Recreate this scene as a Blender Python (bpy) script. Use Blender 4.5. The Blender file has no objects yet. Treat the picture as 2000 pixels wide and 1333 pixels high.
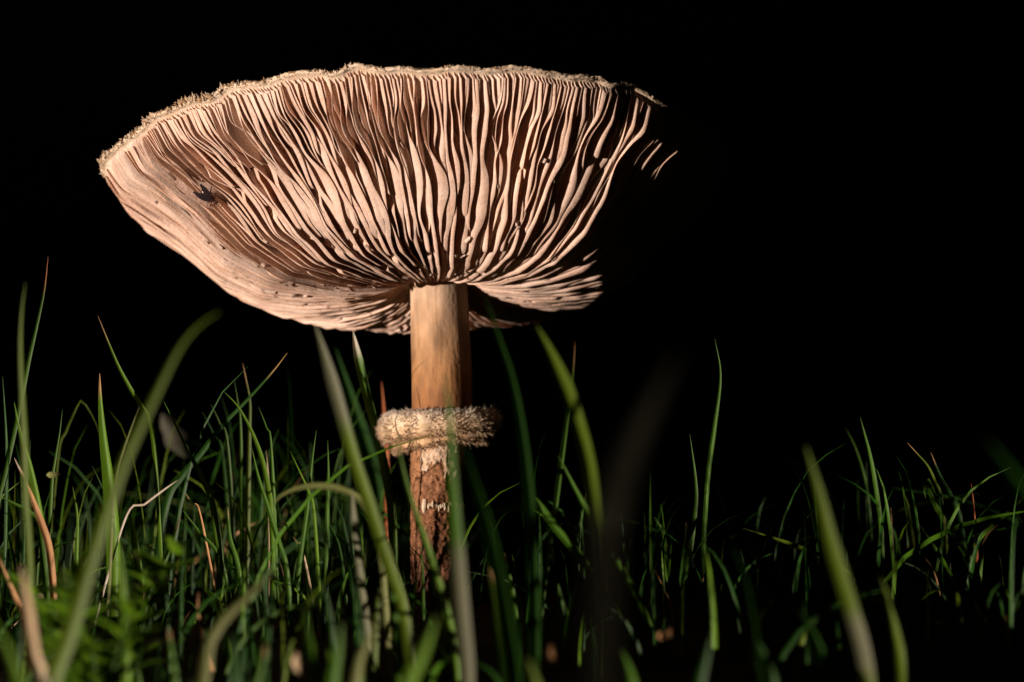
import bpy, math, random
import numpy as np
from mathutils import Vector
R_ = math.radians
rng = np.random.default_rng(7)
random.seed(7)

# ---------------------------------------------------------------- camera, sky, sun, exposure
sc = bpy.context.scene
F_PX = 2000 * 65 / 36                       # focal length in photo pixels (65 mm lens)
CAM = np.array([0.0213, -0.15e-3 * F_PX, 0.0200])
PITCH = R_(6)
FWD = np.array([0, math.cos(PITCH), math.sin(PITCH)])
UPV = np.array([0, -math.sin(PITCH), math.cos(PITCH)])
RIGHT = np.array([1.0, 0, 0])
cam_data = bpy.data.cameras.new('camera')
cam = bpy.data.objects.new('camera', cam_data)
sc.collection.objects.link(cam)
cam.location = CAM
cam.rotation_euler = (math.pi / 2 + PITCH, 0, 0)
cam_data.lens = 65
cam_data.sensor_width = 36
cam_data.clip_start = 0.005
cam_data.clip_end = 500
cam_data.dof.use_dof = True
cam_data.dof.focus_distance = 0.500
cam_data.dof.aperture_fstop = 14.0
sc.camera = cam

SUN_AZ, SUN_EL = R_(49.5), R_(-5.5)            # azimuth measured from the camera's side towards the left
TO_SUN = np.array([-math.sin(SUN_AZ) * math.cos(SUN_EL), -math.cos(SUN_AZ) * math.cos(SUN_EL), math.sin(SUN_EL)])
world = bpy.data.worlds.new('World')
sc.world = world
world.use_nodes = True
wn = world.node_tree
wn.nodes.clear()
sky = wn.nodes.new('ShaderNodeTexSky')
sky.sky_type = 'NISHITA'
sky.sun_disc = False
sky.sun_elevation = SUN_EL
sky.sun_rotation = math.atan2(TO_SUN[0], TO_SUN[1]) % (2 * math.pi)
bg = wn.nodes.new('ShaderNodeBackground')
bg.inputs['Strength'].default_value = 0.12
wo = wn.nodes.new('ShaderNodeOutputWorld')
wn.links.new(sky.outputs[0], bg.inputs[0])
wn.links.new(bg.outputs[0], wo.inputs[0])
sun_data = bpy.data.lights.new('sun', 'SUN')
sun_data.energy = 5.0
sun_data.angle = R_(0.5)
sun_data.color = (1.0, 0.83, 0.715)
sun = bpy.data.objects.new('sun', sun_data)
sc.collection.objects.link(sun)
sun.location = (-1, -0.7, 0.6)
sun.rotation_euler = Vector(TO_SUN).to_track_quat('Z', 'Y').to_euler()
sc.view_settings.view_transform = 'Standard'
sc.view_settings.look = 'None'
sc.view_settings.exposure = 0.45
sc.view_settings.gamma = 1
sc.view_settings.use_curve_mapping = False
sc.render.engine = 'CYCLES'
sc.cycles.use_denoising = True
sc.cycles.diffuse_bounces = 5
sc.cycles.max_bounces = 8
sc.cycles.caustics_reflective = False
sc.cycles.caustics_refractive = False

# ---------------------------------------------------------------- helpers
def px(x, y, depth):
    """Point at photo pixel (x, y), at a given distance along the view axis."""
    return CAM + depth * (FWD + RIGHT * (x - 1000) / F_PX - UPV * (y - 666.5) / F_PX)

def hash2(ix, iy, seed):
    h = (ix.astype(np.int64) * 374761393 + iy.astype(np.int64) * 668265263 + seed * 1274126177) & 0x7fffffff
    h = ((h ^ (h >> 13)) * 1103515245) & 0x7fffffff
    h = (h ^ (h >> 16)) & 0xffff
    return h / 32767.5 - 1.0

def noise2(x, y, seed=0):
    x, y = np.broadcast_arrays(np.asarray(x, float), np.asarray(y, float))
    ix, iy = np.floor(x), np.floor(y)
    fx, fy = x - ix, y - iy
    fx = fx * fx * fx * (fx * (fx * 6 - 15) + 10)
    fy = fy * fy * fy * (fy * (fy * 6 - 15) + 10)
    a, b = hash2(ix, iy, seed), hash2(ix + 1, iy, seed)
    c, d = hash2(ix, iy + 1, seed), hash2(ix + 1, iy + 1, seed)
    return (a * (1 - fx) + b * fx) * (1 - fy) + (c * (1 - fx) + d * fx) * fy

def sstep(a, b, x):
    t = np.clip((np.asarray(x, float) - a) / (b - a), 0, 1)
    return t * t * (3 - 2 * t)

def build(name, verts, faces, mat, parent=None, smooth=True, cols=None):
    me = bpy.data.meshes.new(name)
    me.from_pydata(np.asarray(verts, float).tolist(), [], faces)
    if smooth:
        me.polygons.foreach_set('use_smooth', [True] * len(me.polygons))
    if cols is not None:
        at = me.color_attributes.new('tint', 'FLOAT_COLOR', 'POINT')
        c = np.ones((len(verts), 4))
        c[:, :3] = cols
        at.data.foreach_set('color', c.ravel())
    me.materials.append(mat)
    me.update()
    o = bpy.data.objects.new(name, me)
    sc.collection.objects.link(o)
    if parent is not None:
        o.parent = parent
    return o

def tag(o, label=None, cat=None, group=None, kind=None):
    if label: o['label'] = label
    if cat: o['category'] = cat
    if group: o['group'] = group
    if kind: o['kind'] = kind
    return o

def empty(name, loc=(0, 0, 0)):
    o = bpy.data.objects.new(name, None)
    o.empty_display_size = 0.01
    sc.collection.objects.link(o)
    o.location = loc
    return o

def grid_faces(nu, nv, off=0, wrap=False):
    f = []
    for i in range(nu - 1):
        for j in range(nv if wrap else nv - 1):
            k = (j + 1) % nv
            f.append((off + i * nv + j, off + i * nv + k, off + (i + 1) * nv + k, off + (i + 1) * nv + j))
    return f

class Soup:
    """Collects loose pieces into one mesh."""
    def __init__(s): s.v, s.f, s.c, s.n = [], [], [], 0
    def add(s, v, f, c):
        v = np.asarray(v, float)
        s.v.append(v)
        s.f += [tuple(i + s.n for i in q) for q in f]
        s.c.append(np.broadcast_to(np.asarray(c, float), (len(v), 3)))
        s.n += len(v)
    def build(s, name, mat, parent=None, smooth=True):
        return build(name, np.concatenate(s.v), s.f, mat, parent, smooth, np.concatenate(s.c))

def unit(v):
    v = np.asarray(v, float)
    return v / (np.linalg.norm(v, axis=-1, keepdims=True) + 1e-12)

def spline(pts, n):
    """Catmull-Rom through pts, n samples evenly along the length."""
    p = np.asarray(pts, float)
    if len(p) == 2:
        return p[0] + (p[1] - p[0]) * np.linspace(0, 1, n)[:, None]
    q = np.vstack([2 * p[0] - p[1], p, 2 * p[-1] - p[-2]])
    out = []
    for i in range(len(p) - 1):
        t = np.linspace(0, 1, 12, endpoint=False)[:, None]
        a, b, c, d = q[i], q[i + 1], q[i + 2], q[i + 3]
        out.append(.5 * (2 * b + (c - a) * t + (2 * a - 5 * b + 4 * c - d) * t * t + (3 * b - a - 3 * c + d) * t ** 3))
    out = np.vstack(out + [p[-1:]])
    L = np.concatenate([[0], np.cumsum(np.linalg.norm(np.diff(out, axis=0), axis=1))])
    s = np.linspace(0, L[-1], n)
    return np.stack([np.interp(s, L, out[:, k]) for k in range(3)], 1)

def tube(path, radii, nseg=6):
    path = np.asarray(path, float)
    radii = np.broadcast_to(radii, (len(path),))
    t = unit(np.gradient(path, axis=0))
    ref = np.array([0.31, 0.85, 0.42])
    s = unit(np.cross(t, ref)); b = np.cross(t, s)
    an = np.linspace(0, 2 * math.pi, nseg, endpoint=False)
    v = path[:, None] + radii[:, None, None] * (np.cos(an)[None, :, None] * s[:, None] + np.sin(an)[None, :, None] * b[:, None])
    f = grid_faces(len(path), nseg, 0, True)
    f += [tuple(range(nseg))[::-1], tuple((len(path) - 1) * nseg + k for k in range(nseg))]
    return v.reshape(-1, 3), f

# ---------------------------------------------------------------- materials
def new_mat(name):
    m = bpy.data.materials.new(name)
    m.use_nodes = True
    nt = m.node_tree
    nt.nodes.clear()
    out = nt.nodes.new('ShaderNodeOutputMaterial')
    return m, nt, out

def N(nt, kind, **kw):
    n = nt.nodes.new(kind)
    for k, v in kw.items():
        if k in n.inputs: n.inputs[k].default_value = v
        else: setattr(n, k, v)
    return n

def ramp(nt, fac, stops):
    r = nt.nodes.new('ShaderNodeValToRGB')
    e = r.color_ramp.elements
    while len(e) < len(stops): e.new(.5)
    for i, (p, c) in enumerate(stops):
        e[i].position = p; e[i].color = (*c, 1)
    nt.links.new(fac, r.inputs[0])
    return r.outputs[0]

def mulc(nt, a, b, fac=1.0, mode='MULTIPLY'):
    m = nt.nodes.new('ShaderNodeMix')
    m.data_type = 'RGBA'; m.blend_type = mode
    m.inputs[0].default_value = fac
    for s, i in ((a, 6), (b, 7)):
        if isinstance(s, tuple): m.inputs[i].default_value = (*s, 1)
        else: nt.links.new(s, m.inputs[i])
    return m.outputs[2]

def noise_node(nt, scale, detail=4, rough=.6, vec=None, stretch=None):
    tc = nt.nodes.new('ShaderNodeTexCoord')
    src = tc.outputs['Object'] if vec is None else vec
    if stretch:
        mp = nt.nodes.new('ShaderNodeMapping')
        mp.inputs['Scale'].default_value = stretch
        nt.links.new(src, mp.inputs[0]); src = mp.outputs[0]
    n = nt.nodes.new('ShaderNodeTexNoise')
    n.inputs['Scale'].default_value = scale
    n.inputs['Detail'].default_value = detail
    n.inputs['Roughness'].default_value = rough
    nt.links.new(src, n.inputs['Vector'])
    return n.outputs['Fac']

def surface(nt, out, color, rough=.7, translucent=0.0, spec=.3, bump=None, bump_d=.0003, bump_s=.5, tcol=None):
    p = nt.nodes.new('ShaderNodeBsdfPrincipled')
    if isinstance(color, tuple): p.inputs['Base Color'].default_value = (*color, 1)
    else: nt.links.new(color, p.inputs['Base Color'])
    p.inputs['Roughness'].default_value = rough
    p.inputs['Specular IOR Level'].default_value = spec
    if bump is not None:
        b = nt.nodes.new('ShaderNodeBump')
        b.inputs['Strength'].default_value = bump_s
        b.inputs['Distance'].default_value = bump_d
        nt.links.new(bump, b.inputs['Height'])
        nt.links.new(b.outputs[0], p.inputs['Normal'])
    if translucent:
        t = nt.nodes.new('ShaderNodeBsdfTranslucent')
        s = tcol if tcol is not None else color
        if isinstance(s, tuple): t.inputs[0].default_value = (*s, 1)
        else: nt.links.new(s, t.inputs[0])
        mx = nt.nodes.new('ShaderNodeMixShader')
        mx.inputs[0].default_value = translucent
        nt.links.new(p.outputs[0], mx.inputs[1]); nt.links.new(t.outputs[0], mx.inputs[2])
        nt.links.new(mx.outputs[0], out.inputs[0])
    else:
        nt.links.new(p.outputs[0], out.inputs[0])

def tint_attr(nt):
    a = nt.nodes.new('ShaderNodeAttribute')
    a.attribute_name = 'tint'
    return a.outputs['Color']

def make_gill_mat():
    m, nt, out = new_mat('gill_flesh')
    n1 = noise_node(nt, 160, 3)
    c1 = ramp(nt, n1, [(.3, (.72, .53, .42)), (.55, (.82, .64, .53)), (.8, (.86, .70, .59))])
    n2 = noise_node(nt, 1500, 4, .7)
    c2 = ramp(nt, n2, [(.30, (.55, .34, .20)), (.45, (1, 1, 1)), (1, (1, 1, 1))])
    c = mulc(nt, c1, c2, .7)
    c = mulc(nt, c, tint_attr(nt), 1)
    surface(nt, out, c, .75, .22, .2, noise_node(nt, 700, 5, .7), .0005, .5, mulc(nt, c, (1, .80, .58)))
    return m

def make_tint_mat(name, scale, lo, hi, rough, transl, spec=.3, bump=None, bd=.0003, bs=.4, stretch=None):
    m, nt, out = new_mat(name)
    n = noise_node(nt, scale, 4, .65, None, stretch)
    c = mulc(nt, tint_attr(nt), ramp(nt, n, [(.3, lo), (.7, hi)]), 1)
    surface(nt, out, c, rough, transl, spec, noise_node(nt, bump, 3, .6, None, stretch) if bump else None, bd, bs)
    return m

M_GILL = make_gill_mat()
M_FLESH = make_tint_mat('cap_flesh', 500, (.72, .62, .5), (1, 1, 1), .85, .05, .15, 1500, .0004, .6)
M_FIBRE = make_tint_mat('shaggy_fibre', 700, (.86, .80, .74), (1, 1, 1), .9, .38, .1)
M_STEM = make_tint_mat('stem_skin', 260, (.84, .76, .66), (1.04, 1.02, 1), .7, 0, .2, 900, .0004, .6, (1, 1, .55))
M_STEMLOW = make_tint_mat('stem_scaly_skin', 650, (.55, .46, .40), (1.12, 1.06, 1.0), .75, 0, .25, 800, .0006, .6)
M_BLADE = make_tint_mat('grass_blade', 130, (.72, .74, .6), (1.1, 1.08, 1.05), .5, .30, .22, 1600, .0002, .3, (1, 1, .12))
M_DRY = make_tint_mat('dry_grass', 220, (.6, .5, .4), (1.1, 1.1, 1.05), .7, .15, .25, 1200, .0003, .4, (1, 1, .2))
M_FLY = make_tint_mat('insect_shell', 900, (.7, .7, .7), (1.1, 1.1, 1.1), .28, 0, .5)
M_WING = make_tint_mat('insect_wing', 900, (.8, .8, .8), (1.1, 1.1, 1.1), .25, .2, .5)

def make_soil():
    m, nt, out = new_mat('soil')
    n = noise_node(nt, 60, 8, .7)
    c = ramp(nt, n, [(.3, (.012, .009, .006)), (.6, (.035, .025, .016)), (.8, (.06, .045, .028))])
    surface(nt, out, c, .95, 0, .1, noise_node(nt, 240, 6, .7), .004, 1)
    return m
M_SOIL = make_soil()

# ---------------------------------------------------------------- ground: a knoll, slopes invented to pass the low sun and shade the right
def ground_z(x, y):
    x = np.asarray(x, float); y = np.asarray(y, float)
    r2 = (x - .13) ** 2 + (y - .11) ** 2
    r1 = np.sqrt(r2)
    z = -0.16 * np.minimum(r1, .5) ** 2 - .19 * np.clip(r1 - .5, 0, 130) + .16 * .0290
    z = z + .004 * noise2(x * 22, y * 22, 3) + .0025 * noise2(x * 60, y * 60, 4)
    return z

rr = np.concatenate([np.linspace(0, .7, 90), np.geomspace(.72, 120, 50)])
na = 160
aa = np.linspace(0, 2 * math.pi, na, endpoint=False)
GX = rr[:, None] * np.cos(aa); GY = rr[:, None] * np.sin(aa)
gv = np.stack([GX, GY, ground_z(GX, GY)], -1).reshape(-1, 3)
ground = build('ground', gv, grid_faces(len(rr), na, 0, True), M_SOIL)
tag(ground, kind='structure')

# ---------------------------------------------------------------- the mushroom
mush = tag(empty('parasol_mushroom'), 'large pale parasol mushroom with upturned gilled cap and shaggy ring, growing in grass', 'mushroom')
CR, TILT, ROLL, OFF = 0.09304, 0.1158, 0.0372, -0.00468
CC = np.array([-0.00121, 0.012, 0.08729])
EQ = np.array([0.0, 0.1, .2, .3, .42, .55, .68, .8, .9, .96, 1.0, 1.05])
EV = np.array([.095, 0.0720, .0462, .0318, .0325, .0488, .1145, .2350, .3120, .3580, .4300, .500])
DQ = np.array([0.0, 0.1, .2, .3, .42, .55, .68, .8, .9, .96, 1.0, 1.05])
DV = np.array([.0, 0.02, .045, .058, .062, .060, .056, .054, .052, .044, .018, .010])
qd = np.linspace(0, 1.05, 800)
ker = np.exp(-np.linspace(-2.2, 2.2, 31) ** 2); ker /= ker.sum()
def smooth_curve(q, v):
    y = np.interp(qd, q, v)
    return np.convolve(np.pad(y, 15, mode='reflect', reflect_type='odd'), ker, 'valid')
E_D, D_D = smooth_curve(EQ, EV), smooth_curve(DQ, DV)
def E_(q): return np.interp(q, qd, E_D)
def DEP(q): return np.interp(q, qd, D_D)
def T_(q): return E_(q) + DEP(q)

def rim_wave(a):
    d = np.degrees((a + math.pi) % (2 * math.pi) - math.pi)
    w = .006 * noise2(a * 5 + 40, 0, 11) + .0045 * noise2(a * 15 + 90, 0, 12) + .003 * noise2(a * 36 + 90, 0, 13)
    for c, wd, h in ((36, 2.2, -.010), (41, 4, .009), (-10, 2.5, -.012), (-6, 3, .008), (5, 1.8, -.007), (-57, 14, -.022), (55, 14, -.022), (-27, 3, .010), (-33, 2, -.010)):
        w = w + h * np.exp(-((d - c) / wd) ** 2)
    return w

def cap_pt(a, q, z):
    """cap azimuth (0 = towards the camera), radius fraction, height fraction -> world"""
    a, q, z = np.broadcast_arrays(np.asarray(a, float), np.asarray(q, float), np.asarray(z, float))
    a = (a + math.pi) % (2 * math.pi) - math.pi
    rim = np.clip(q, 0, 1.1) ** 4
    r = CR * q * (1 + rim * (.010 * noise2(a * 4 + 20, 0, 21) + .006 * noise2(a * 13 + 50, 0, 22)))
    z = CR * (z + rim * rim_wave(a))
    x = r * np.sin(a) + OFF * q * q
    y = -r * np.cos(a)
    c, s = math.cos(TILT), math.sin(TILT)
    y, z = y * c + z * s, z * c - y * s
    c, s = math.cos(ROLL), math.sin(ROLL)
    x, z = x * c - z * s, x * s + z * c
    return np.stack([x + CC[0], y + CC[1], z + CC[2]], -1)

# cap flesh: underside, rounded rim, top
na = 900
A = np.linspace(-math.pi, math.pi, na, endpoint=False)
qs_low = np.concatenate([np.linspace(0, .9, 26), np.linspace(.92, .998, 8)])
prof = [(q, float(T_(q))) for q in qs_low]
zr = float(T_(1.0))
th = .014
for k in range(1, 8):
    an = -math.pi / 2 + math.pi * k / 8
    prof.append((1.0 + .011 * math.cos(an), zr + th / 2 + th / 2 * math.sin(an)))
for q in np.linspace(.995, 0, 34):
    prof.append((q, float(T_(q)) + th + .05 * (1 - q) ** 1.0))
prof = np.array(prof)
V = cap_pt(A[None, :], prof[:, :1], prof[:, 1:2])
rimw = sstep(.95, .995, prof[:, 0])[:, None]
qq = np.broadcast_to(prof[:, :1], V.shape[:2])
rough = noise2(A[None, :] * 120, prof[:, 1:2] * 260 + prof[:, :1] * 200, 31) * .00045 + noise2(A[None, :] * 300, prof[:, 1:2] * 500, 32) * .00022
V = V + (rough * rimw)[..., None] * unit(V - CC)
top_side = np.zeros(len(prof)); top_side[len(qs_low) + 5:] = 1
colc = np.where((top_side[:, None] > .5)[..., None], np.array([.62, .48, .34]), np.array([.80, .66, .52])) * np.ones(V.shape)
cap = build('cap', V.reshape(-1, 3), grid_faces(len(prof), na, 0, True), M_FLESH, mush, True, colc.reshape(-1, 3))

NF = 136
# gills: each one a thin wavy ribbon hanging from the flesh
def pts_for_gill(a0, q_in, idx, kind):
    nu, nv = {0: (76, 9), 1: (54, 8), 2: (34, 6)}[kind]
    u = np.linspace(0, 1, nu)
    q = q_in + (.998 - q_in) * u
    v = np.linspace(0, 1, nv)
    g = sstep(0, {0: .05, 1: .14, 2: .10}[kind], q - q_in) ** .7
    g = np.maximum(g, .04)
    g = g * (1 + .07 * noise2(q * 9, idx * 3.7, 41) + .03 * noise2(q * 30, idx * 5.1, 42))
    g = g * {0: 1.0, 1: .93, 2: .84}[kind] * rng.uniform(.84, 1.06)
    # torn notches along the free edge
    tears = rng.random()
    for _ in range(0 if tears < .45 else (1 if tears < .8 else 2)):
        c = rng.uniform(max(q_in + .05, .2), .9); w = rng.uniform(.006, .022); dpt = rng.uniform(.25, .7)
        if rng.random() < .4: c = rng.normal(.36, .05)
        g = g * (1 - dpt * np.exp(-((q - c) / w) ** 4))
    cnt = np.where(q < .45, NF, np.where(q < .75, 2 * NF, 4 * NF))
    sp = 2 * math.pi * CR * q / cnt
    inner = sstep(.12, .3, q)
    lean = .0005 * inner * math.tanh((a0 + 1.0) / .16) + .0009 * noise2(a0 * 9 + 60, q * 2.2 + 3, 51) * inner
    lean = lean + .0005 * noise2(a0 * 26 + 60, q * 4, 54) * sstep(.35, .6, q)
    crimp = sstep(.50, .82, q) * (1 - .75 * sstep(.95, 1, q))
    lean = lean + crimp * (.0017 * noise2(a0 * 46 + 60, q * 9, 52) + .0012 * noise2(idx * 7.3, q * 12, 55))
    lean = lean + .40 * np.minimum(sp, .0014) * noise2(q * 5, idx * 9.7, 53) * sstep(.1, .2, q)
    # the outer half of the gill flops over sideways into a broad flange
    spl = 2 * math.pi * CR * q / np.interp(q, [.1, .42, .60, .74, .88, 1], [NF, NF, 1.92 * NF, 2.1 * NF, 3.85 * NF, 4 * NF])
    flop = spl * (1.02 + .34 * noise2(q * 4, idx * 6.1, 59) + .30 * noise2(a0 * 8 + 20, q * 3, 60)) * inner * (1 - (.95 - .60 * float(sstep(-.25, -.6, a0))) * sstep(.78, .92, q))
    side_ = math.tanh((a0 + 1.0) / .16)
    flop = np.clip(flop * (1 + .4 * math.exp(-((a0 + .62) / .38) ** 2)), .0, .0031) * (side_ if side_ > 0 else .12 * side_)
    vv = v[None, :] ** 1.1
    dv = 1 - (1 - v) ** 2
    L = lean[:, None] * vv + flop[:, None] * (v ** 2.4)[None, :]
    # sideways bow of the whole gill, strongest part way down
    L = L + (.00045 * noise2(q * 11, idx * 4.3, 56) * sstep(.3, .6, q))[:, None] * np.sin(v * math.pi)[None, :]
    half = (.00017 - .00006 * v)[None, :] * np.ones((nu, 1))
    half = half * (1 - .42 * sstep(.78, .92, q))[:, None]
    half = half * (.5 + .5 * sstep(0, .06, q - q_in))[:, None]
    z = T_(q)[:, None] + .004 * (1 - v)[None, :] - (dv[None, :] * (DEP(q) * g)[:, None])
    qq = np.broadcast_to(q[:, None], z.shape)
    sides = []
    for s in (1, -1):
        aa = a0 + (L + s * half) / (CR * np.maximum(qq, .08))
        sides.append(cap_pt(aa, qq, z))
    tint = np.ones((nu, nv, 3))
    per = 1 + (.06 + .06 * float(sstep(-.7, -1.0, a0))) * rng.normal()
    tint *= per
    tint = tint * (1 + .09 * noise2(v[None, :] * 5 + idx * 13.3, q[:, None] * 7, 65) + .07 * noise2(v[None, :] * 2 + idx * 3.3, q[:, None] * 24, 66))[..., None]
    blush = (.5 + .5 * noise2(a0 * 7 + 9, q * 6, 67))[:, None, None] * np.ones((1, nv, 1))
    tint = tint * (1 - blush * np.array([.02, .09, .13]))
    edge = (1 + .9 * float(sstep(-.7, -1.0, a0))) * sstep(.72, 1, v)[None, :, None] * (.5 + .5 * noise2(q * 26, idx * 2.9, 57))[:, None, None]  # ochre edges, strengthened on the far-left gills in place of edge shading
    tint = tint * (1 - edge * np.array([.10, .20, .30]))
    return sides, nu, nv, np.clip(tint, .4, 1.12)

def gill_mesh(sides, nu, nv):
    n = nu * nv
    v = np.concatenate([sides[0].reshape(-1, 3), sides[1].reshape(-1, 3)])
    f = []
    for i in range(nu - 1):
        for j in range(nv - 1):
            p, q_, r, s = i * nv + j, i * nv + j + 1, (i + 1) * nv + j + 1, (i + 1) * nv + j
            f.append((p, s, r, q_)); f.append((p + n, q_ + n, r + n, s + n))
        e, e2 = i * nv + nv - 1, (i + 1) * nv + nv - 1
        f.append((e, e2, e2 + n, e + n))
    for j in range(nv - 1):
        f.append((j, j + 1, j + 1 + n, j + n))
        b = (nu - 1) * nv
        f.append((b + j + 1, b + j, b + j + n, b + j + 1 + n))
    return v, f

gl = []
for i in range(NF):
    b = 2 * math.pi * i / NF - math.pi
    st = 2 * math.pi / NF
    j = lambda: rng.normal() * st * .045
    gl.append((b + j(), rng.uniform(.105, .13), 0))
    gl.append((b + st * .5 + j(), rng.uniform(.40, .58), 1))
    gl.append((b + st * .25 + j(), rng.uniform(.70, .84), 2))
    gl.append((b + st * .75 + j(), rng.uniform(.70, .84), 2))
def front(a):
    d = abs((a + math.pi) % (2 * math.pi) - math.pi)
    return d
score = [(front(a) + (0 if k == 0 else .25 if k == 1 else .45), n) for n, (a, q, k) in enumerate(gl)]
named = {n for _, n in sorted(score)[:296]}
rest = Soup()
for n, (a, q_in, k) in enumerate(gl):
    sides, nu, nv, tint = pts_for_gill(a, q_in, n, k)
    v, f = gill_mesh(sides, nu, nv)
    c = np.concatenate([tint.reshape(-1, 3)] * 2)
    if n in named:
        build('gill', v, f, M_GILL, cap, True, c)
    else:
        rest.add(v, f, c)
tag(rest.build('gill_mass', M_GILL, cap), kind='stuff')

# torn curled crumbs of gill hanging on the gill edges
def cap_normal(a, q):
    e = 1e-3
    p = cap_pt(a, q, E_(q)); pa = cap_pt(a + e, q, E_(q)); pq = cap_pt(a, q + e, E_(q + e))
    n = unit(np.cross(pa - p, pq - p))
    return p, (n if n[2] < 0 else -n), unit(pa - p), unit(pq - p)
for _ in range(80):
    a = rng.uniform(-1.5, 1.2); q = rng.choice([rng.normal(.36, .05), rng.uniform(.25, .85)])
    p, n, ta, tq = cap_normal(a, q)
    w, l = rng.uniform(.0006, .0012), rng.uniform(.0010, .0022)
    th0 = rng.uniform(-.6, .6)
    d1 = unit(tq * math.cos(th0) + ta * math.sin(th0)); d2 = np.cross(n, d1)
    k = np.linspace(-1, 1, 5); cu = rng.uniform(1.0, 2.4)
    pts = []
    for s in np.linspace(0, 1, 4):
        for t in k:
            an = t * cu
            pts.append(p - n * .0006 + d1 * (s - .5) * l * (1 + .2 * rng.normal()) + d2 * math.sin(an) * w * .6 + n * (math.cos(an)) * w * .6)
    pts = np.array(pts)
    build('gill_shred', pts, grid_faces(4, 5), M_GILL, cap, True, np.full((20, 3), rng.uniform(.75, 1.05)))

# shaggy scales and fuzz along the rim
def flake(p, d, up, length, width, curl=.3):
    """small pointed flake growing from p along d, widened across up x d, 3 rings"""
    d = unit(d); s = unit(np.cross(d, up)); n = np.cross(s, d)
    pts, prof_w = [], (1.0, .8, .45, .0)
    for i, wv in enumerate(prof_w):
        t = i / 3
        c = p + d * length * t + n * curl * length * t * t
        pts += [c - s * width * wv * .5, c + n * width * .22 * (wv + .1), c + s * width * wv * .5]
    f = grid_faces(4, 3)
    f += [(0, 3, 5, 2), (3, 6, 8, 5), (6, 9, 11, 8)]
    return np.array(pts), f

def rim_frame(a, t):
    """point on the rim's outside; t 0 = lower lip, 1 = top edge"""
    an = -math.pi / 2 + math.pi * t
    p = cap_pt(a, 1.0 + .011 * math.cos(an) - .02 * max(0, t - .9) * 10, zr + th / 2 + th / 2 * math.sin(an))
    c = cap_pt(a, .95, zr - .02)
    outw = unit(np.array([math.sin(a), -math.cos(a), 0.0]))
    return p, outw
UPZ = np.array([0, 0, 1.0])
scale_cols = [(.62, .42, .25), (.70, .54, .38), (.78, .66, .52), (.50, .33, .19)]
scale_az = list(np.radians(np.concatenate([np.linspace(-96, -30, 22), np.linspace(-27, 40, 15), np.linspace(43, 92, 9), np.linspace(100, 256, 20)])))
for a0 in scale_az:
    a0 += rng.normal() * .012
    s = Soup()
    d0 = math.degrees(a0)
    big = 1.6 if d0 < -30 else (1.0 if d0 < -5 else .6)
    big *= rng.uniform(.6, 1.25)
    width = rng.uniform(.02, .05)
    for k in range(int(22 * big) + 6):
        t = rng.normal()
        a = a0 + t * width * .6
        hgt = math.exp(-t * t * .7)
        p, o = rim_frame(a, rng.uniform(.55, 1.0))
        dr = o * rng.uniform(-.2, .9) + UPZ * rng.uniform(.2, 1.0) + np.array([math.cos(a), math.sin(a), 0]) * rng.normal() * .6
        v, f = flake(p - unit(dr) * .0003, dr, o + rng.normal(size=3) * .5, (.0004 + .0007 * hgt) * big * rng.uniform(.4, 1.2), rng.uniform(.0007, .0017) * (.6 + .4 * big), rng.uniform(-.3, .5))
        s.add(v, f, np.array(scale_cols[rng.integers(4)]) * rng.uniform(.8, 1.1))
    s.build('scale', M_FIBRE, cap)
fz = Soup()
for k in range(4200):
    a = rng.uniform(-2.0, 2.0)
    t = rng.uniform(.15, 1.0)
    p, o = rim_frame(a, t)
    dr = o * rng.uniform(.2, 1) + UPZ * rng.uniform(-.5, 1.1) + np.array([math.cos(a), math.sin(a), 0]) * rng.normal() * .8
    v, f = flake(p - unit(dr) * .0002, dr, o + rng.normal(size=3), rng.uniform(.0003, .0008), rng.uniform(.00012, .0004), rng.uniform(-.4, .4))
    fz.add(v, f, np.array([.80, .66, .50]) * rng.uniform(.75, 1.1))
tag(fz.build('rim_fuzz', M_FIBRE, cap), kind='stuff')

# ------------------------------------------------ stem
LEAN = math.tan(R_(8))
def on_lean(x, y):
    d = FWD + RIGHT * (x - 1000) / F_PX - UPV * (y - 666.5) / F_PX
    t = (CAM[2] * LEAN - CAM[1]) / (d[1] - LEAN * d[2])
    return CAM + d * t
stem_px = [(856, 520, 57), (857, 560, 58), (860, 640, 59), (863, 720, 60), (864, 790, 60), (858, 850, 55), (854, 890, 52), (853, 960, 51), (855, 1040, 52), (858, 1110, 54), (860, 1180, 60), (860, 1225, 64), (860, 1262, 58)]
SP = np.array([on_lean(x, y) for x, y, _ in stem_px])
SRAD = np.array([r * .15e-3 for *_, r in stem_px])
top_c = cap_pt(0, 0, .105)
SP[0] = top_c
def stem_at(z):
    o = np.argsort(SP[:, 2])
    return (np.stack([np.interp(z, SP[o, 2], SP[o, k]) for k in range(2)], -1), np.interp(z, SP[o, 2], SRAD[o]))
Z_RING = on_lean(857, 838)[2]
def stem_surface(theta, z, lift=0.0):
    """theta 0 = towards the camera, positive to the right"""
    c, r = stem_at(z)
    d = np.stack([np.sin(theta), -np.cos(theta)], -1)
    low = sstep(Z_RING + .002, Z_RING - .004, z)
    bump = .00010 * noise2(theta * 3, z * 90, 61) + .00003 * noise2(theta * 22, z * 120, 62) \
        + low * (.00028 * noise2(theta * 8, z * 900, 63) + .00018 * noise2(theta * 18, z * 2000, 64))
    rad = r + bump + lift
    return np.stack([c[..., 0] + rad * d[..., 0], c[..., 1] + rad * d[..., 1], np.broadcast_to(z, rad.shape)], -1)
zs_up = np.linspace(SP[0, 2], Z_RING - .001, 120)
zs_lo = np.linspace(Z_RING + .001, SP[-1, 2], 260)
ns = 140
TH = np.linspace(-math.pi, math.pi, ns, endpoint=False)
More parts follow.
